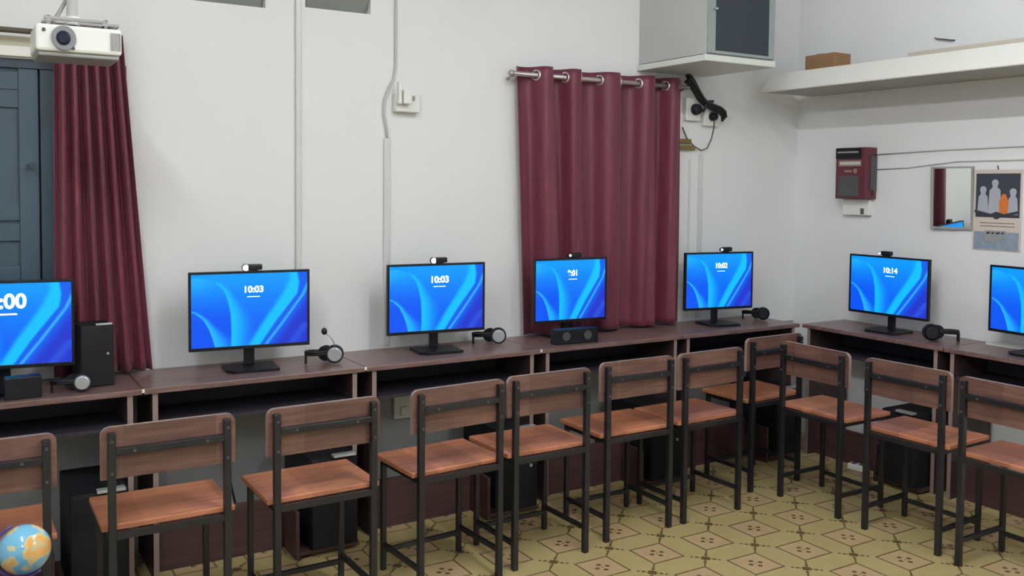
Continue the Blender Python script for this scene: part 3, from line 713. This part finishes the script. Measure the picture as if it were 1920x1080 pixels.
# mirror
t = thing('wall_mirror', 'small framed mirror on the right wall beside the calendar', 'mirror', (-0.001, -1.0815, 1.496))
b = MB(); hw, hh = 0.1165, 0.1675
b.box(-0.014, 0, -hw, -hw+0.010, -hh, hh); b.box(-0.014, 0, hw-0.010, hw, -hh, hh); b.box(-0.014, 0, -hw+0.010, hw-0.010, hh-0.010, hh); b.box(-0.014, 0, -hw+0.010, hw-0.010, -hh, -hh+0.012)
b.build('frame', 'plastic_grey', t)
t.rotation_euler = (0, math.radians(-2.0), math.radians(4)); t.location.x = -0.012
MB().box(-0.008, -0.001, -hw+0.0101, hw-0.0101, -hh+0.0121, hh-0.0101).build('mirror_glass', 'mirror', t)
# calendar
M['cal_dark'] = mat('calendar_dark_print', (58, 62, 72), 0.4); M['cal_pale'] = mat('calendar_pale_figure', (168, 172, 182), 0.5)
M['cal_orange'] = mat('calendar_orange', (206, 116, 48), 0.5); M['cal_cream'] = mat('calendar_cream', (206, 196, 186), 0.5)
M['cal_blue'] = mat('calendar_blue_grey', (140, 154, 170), 0.45, noise=0.12, nscale=40); M['cal_ink'] = mat('calendar_ink', (52, 56, 60), 0.5)
t = thing('wall_calendar', 'wall calendar with pale and orange figures over a blue-grey sheet', 'calendar', (-0.001, -1.325, 1.43))
def flat(name, pr, m, x, par): # pr in (y to the right as seen, z)
    return MB().prism([(-p[0], p[1]) for p in pr], 'X', x, x+0.0009).build(name, m, par)
MB().box(-0.004, 0, -0.128, 0.128, -0.20, 0.215, 0.001).build('sheet', 'cal_cream', t)
ph = flat('photo_panel', [(-0.115, -0.03), (0.118, -0.03), (0.118, 0.195), (-0.115, 0.195)], 'cal_dark', -0.0055, t)
def fig(cx, w_, z0, z1, m):
    hd = 0.018; pr = [(cx-w_, z0), (cx+w_, z0), (cx+w_*0.8, z1-0.055), (cx+0.012, z1-0.04)]
    for k in range(9): a = -0.6+k/8*(PI+1.2); pr.append((cx+hd*math.cos(a), z1-hd+hd*math.sin(a)))
    pr += [(cx-0.012, z1-0.04), (cx-w_*0.8, z1-0.055)]
    flat('figure', pr, m, -0.0066, ph)
fig(-0.075, 0.030, -0.01, 0.13, 'cal_pale'); fig(-0.012, 0.036, -0.02, 0.165, 'cal_pale'); fig(0.083, 0.028, -0.015, 0.12, 'cal_pale')
flat('figure', [(0.015, -0.015), (0.055, -0.015), (0.062, 0.05), (0.045, 0.09), (0.028, 0.09), (0.012, 0.05)], 'cal_orange', -0.0078, ph)
flat('ribbon', [(-0.118, 0.008), (-0.118, -0.006), (-0.03, -0.026), (0.0, -0.012), (0.04, -0.026), (0.12, -0.006), (0.12, 0.008), (0.04, -0.012), (0.0, 0.0), (-0.03, -0.012)], 'cal_ink', -0.0090, ph)
MB().cyl((-0.0062, 0, -0.022), (-0.0098, 0, -0.022), 0.017, seg=24).build('emblem', 'cal_ink', t)
for z in (-0.062, -0.078): flat('text_rule', [(-0.09, z), (0.095, z), (0.095, z+0.005), (-0.09, z+0.005)], 'edge', -0.0050, t)
flat('lower_sheet', [(-0.12, -0.196), (0.118, -0.196), (0.118, -0.105), (-0.12, -0.105)], 'cal_blue', -0.0052, t)
flat('torn_leaf', [(-0.06, -0.155), (0.02, -0.155), (0.048, -0.125), (0.052, -0.098), (-0.06, -0.098)], 'plastic_grey', -0.0075, t)
for a, wd in ((-0.05, 0.018), (-0.022, 0.012), (0.002, 0.02), (0.03, 0.012)): flat('printed_mark', [(a, -0.118), (a+wd, -0.112), (a+wd, -0.104), (a, -0.108)], 'cal_ink', -0.0090, t)
MB().cyl((-0.002, 0, 0.215), (-0.010, 0, 0.235), 0.003, seg=8).build('hanging_nail', 'darkpanel', t)

# ------------------------------------------------------------------ conduits, cords and sockets on the back wall
o = MB().box(-3.252, -3.228, -0.016, -0.0005, 0.98, CEIL-0.001, 0.003).build('conduit', 'conduit'); tag(o, 'pale vertical conduit on the back wall above the monitor right of the left curtain', 'conduit', 'wall conduits')
o = MB().box(-2.823, -2.793, -0.014, -0.0005, 0.77, 1.76, 0.003).build('conduit', 'conduit'); tag(o, 'white vertical trunking below the wall switch box', 'conduit', 'wall conduits')
o = MB().box(-0.832, -0.804, -0.014, -0.0005, 0.77, 1.735, 0.003).build('conduit', 'conduit'); tag(o, 'white vertical trunking below the sockets near the corner', 'conduit', 'wall conduits')
o = MB().box(-0.905, -0.893, -0.008, -0.0005, 0.77, 1.70, 0.002).build('conduit', 'conduit'); tag(o, 'thin conduit beside the curtain below the corner sockets', 'conduit', 'wall conduits')
t = thing('wall_socket', 'white switch box with a plugged adapter high on the back wall', 'socket', (-2.715, 0, 1.94))
MB().box(-0.065, 0.062, -0.045, -0.001, -0.055, 0.028, 0.004).build('box', 'plastic_white', t)
MB().box(-0.062, -0.045, -0.075, -0.0455, -0.02, 0.085, 0.004).build('adapter', 'plastic_white', t)
MB().box(-0.040, 0.0, -0.085, -0.0455, -0.02, 0.045, 0.006).build('plug', 'plastic_white', t)
MB().box(0.022, 0.034, -0.050, -0.0455, 0.0, 0.022, 0.002).build('rocker_switch', 'plastic_grey', t)
o = MB().tube([(-2.764, -0.008, CEIL), (-2.764, -0.008, 2.10), (-2.775, -0.008, 2.04), (-2.80, -0.010, 2.0), (-2.825, -0.012, 1.93), (-2.825, -0.012, 1.87), (-2.81, -0.010, 1.80), (-2.808, -0.010, 1.762)], 0.006).build('supply_cord', 'cable_w', t); o.matrix_parent_inverse = Matrix.Translation((2.715, 0, -1.94))
t = thing('wall_socket', 'socket with black plug beside the top of the right curtain', 'socket', (-0.90, 0, 1.99))
MB().box(-0.055, 0.055, -0.03, -0.001, -0.065, 0.065, 0.004).build('plate', 'plastic_white', t)
MB().cyl((0.012, -0.0305, 0.0), (0.012, -0.058, 0), 0.034, 0.029).build('plug', 'black', t)
t = thing('wall_socket', 'socket with black plug and looped wire under the corner cabinet', 'socket', (-0.755, 0, 1.955))
MB().box(-0.06, 0.05, -0.03, -0.001, -0.055, 0.06, 0.004).build('plate', 'plastic_white', t)
MB().cyl((0.0, -0.0305, 0.0), (0.0, -0.058, 0), 0.027, 0.022).build('plug', 'black', t)
MB().tube([(0, -0.05, -0.015), (-0.004, -0.05, -0.07), (-0.012, -0.04, -0.13), (-0.035, -0.03, -0.185), (-0.07, -0.02, -0.20), (-0.13, -0.02, -0.175), (-0.185, -0.02, -0.13), (-0.215, -0.015, -0.07)], 0.004).build('looped_wire', 'brownrod', t)
def bundle():
    b = MB()
    base = [(-0.985, 2.165), (-0.965, 2.155), (-0.94, 2.13), (-0.905, 2.09), (-0.875, 2.055), (-0.845, 2.03), (-0.79, 2.018), (-0.735, 2.005), (-0.70, 1.985), (-0.69, 1.95)]
    for k in range(5):
        pts = []
        off = (k-2)*0.011
        for i, (x, z) in enumerate(base):
            pts.append((x+off*(0.6 if 2 < i < 6 else 0.15)+random.uniform(-0.004, 0.004), -0.055-0.012*(k % 3), z+off*(0.2 if 2 < i < 6 else 1.0)))
        b.tube(pts if k < 3 else pts[:7], 0.0085)
    b.tube([(-0.845, -0.07, 2.03), (-0.85, -0.07, 2.0), (-0.856, -0.06, 1.975)], 0.009)
    return b.build('cable_bundle', 'cable_d')
tag(bundle(), 'bundle of black cables running from under the cabinet to the sockets', 'cables')
for z, x1_, nm in ((1.806, -0.905, 'upper'), (1.768, -0.875, 'lower')):
    o = MB().box(-1.0, x1_, -0.025, -0.001, z-0.013, z+0.013, 0.004).build('brass_bracket', 'brass'); tag(o, nm+' of the two dull brass brackets beside the right curtain', 'bracket', 'brass wall brackets')
# under-desk items
t = thing('wall_socket', 'white socket low on the wall between the chairs below the switch box', 'socket', (-2.723, 0, 0.468))
MB().box(-0.05, 0.05, -0.025, -0.001, -0.06, 0.055, 0.004).build('plate', 'plastic_white', t)
MB().box(-0.02, 0.015, -0.045, -0.0252, -0.045, 0.0, 0.004).build('plug', 'plastic_white', t)
o = MB().tube([(-3.56, -0.03, 0.72), (-3.565, -0.035, 0.6), (-3.58, -0.04, 0.45), (-3.57, -0.04, 0.30), (-3.54, -0.04, 0.15), (-3.50, -0.05, 0.006)], 0.005).build('hanging_cable', 'cable_d'); tag(o, 'black cable hanging down the wall beneath the desk right of the left curtain', 'cable')
o = MB().tube([(-0.03, -0.86, 0.72), (-0.035, -0.875, 0.6), (-0.05, -0.92, 0.48), (-0.11, -1.0, 0.405)], 0.005).build('hanging_cable', 'cable_d'); tag(o, 'black cable hanging to the tower under the right wall desk', 'cable')
t = thing('power_strip', 'white power strip on the floor under the right wall desk', 'power strip', (-0.36, -0.80, 0.0), 0.2)
MB().box(-0.025, 0.025, -0.05, 0.05, 0.0005, 0.035, 0.005).build('case', 'plastic_white', t)
for k in range(2): MB().box(-0.015, 0.015, -0.022+k*0.044-0.012, -0.022+k*0.044+0.012, 0.0351, 0.037).build('outlet', 'darkpanel', t)

# ------------------------------------------------------------------ globe in the foreground
def globe_mat():
    m = bpy.data.materials.new('globe_print'); m.use_nodes = True; nt = m.node_tree; b = nt.nodes['Principled BSDF']
    tc = nt.nodes.new('ShaderNodeTexCoord'); n = nt.nodes.new('ShaderNodeTexNoise'); n.inputs['Scale'].default_value = 15; n.inputs['Detail'].default_value = 3
    nt.links.new(tc.outputs['Object'], n.inputs['Vector'])
    cr = nt.nodes.new('ShaderNodeValToRGB'); e = cr.color_ramp.elements
    e[0].position = 0.50; e[0].color = srgb(104, 168, 198); e[1].position = 0.53; e[1].color = srgb(196, 184, 132)
    x = e.new(0.60); x.color = srgb(214, 150, 70); x = e.new(0.68); x.color = srgb(150, 176, 140)
    nt.links.new(n.outputs[0], cr.inputs[0]); nt.links.new(cr.outputs[0], b.inputs['Base Color'])
    b.inputs['Roughness'].default_value = 0.12; b.inputs['Coat Weight'].default_value = 0.5; b.inputs['Coat Roughness'].default_value = 0.03
    return m
M['globe'] = globe_mat()
d_ = Vector(fw + r2*((46-960)/FPX) - u2*((1030-(540+PY))/FPX))
gc = CAM + d_*2.0
t = thing('desk_globe', 'small blue and orange world globe at the lower left corner', 'globe', gc, 0)
MB().sphere((0, 0, 0), 0.0525, seg=48).build('sphere', 'globe', t)
ax = Vector((-0.45, 0, 0.9)).normalized()
pts = []
for k in range(17):
    a = -PI/2*1.05+k/16*PI*1.05
    side = Vector((-0.9, 0, -0.45)).normalized()
    pts.append((side*math.cos(a)+ax*math.sin(a))*0.0605)
MB().tube(pts, 0.0032, 8).build('meridian_arm', 'purple', t)
bz = -0.105
MB().cyl((-0.028, 0, -0.0545), (-0.012, 0, bz+0.012), 0.006).cyl((-0.01, 0, bz), (-0.01, 0, bz+0.012), 0.042, 0.034, 32).build('stand', 'purple', t)
tz = gc.z+bz
t = thing('side_table', 'dark wooden table under the globe, below the frame', 'table', (gc.x-0.10, gc.y-0.10, 0))
MB().box(-0.35, 0.16, -0.55, 0.16, tz-0.03, tz-0.0005, 0.004).build('table_top', 'table', t)
for sx in (-0.32, 0.13):
    for sy in (-0.52, 0.13): MB().box(sx-0.02, sx+0.02, sy-0.02, sy+0.02, 0, tz-0.0305).build('leg', 'table', t)
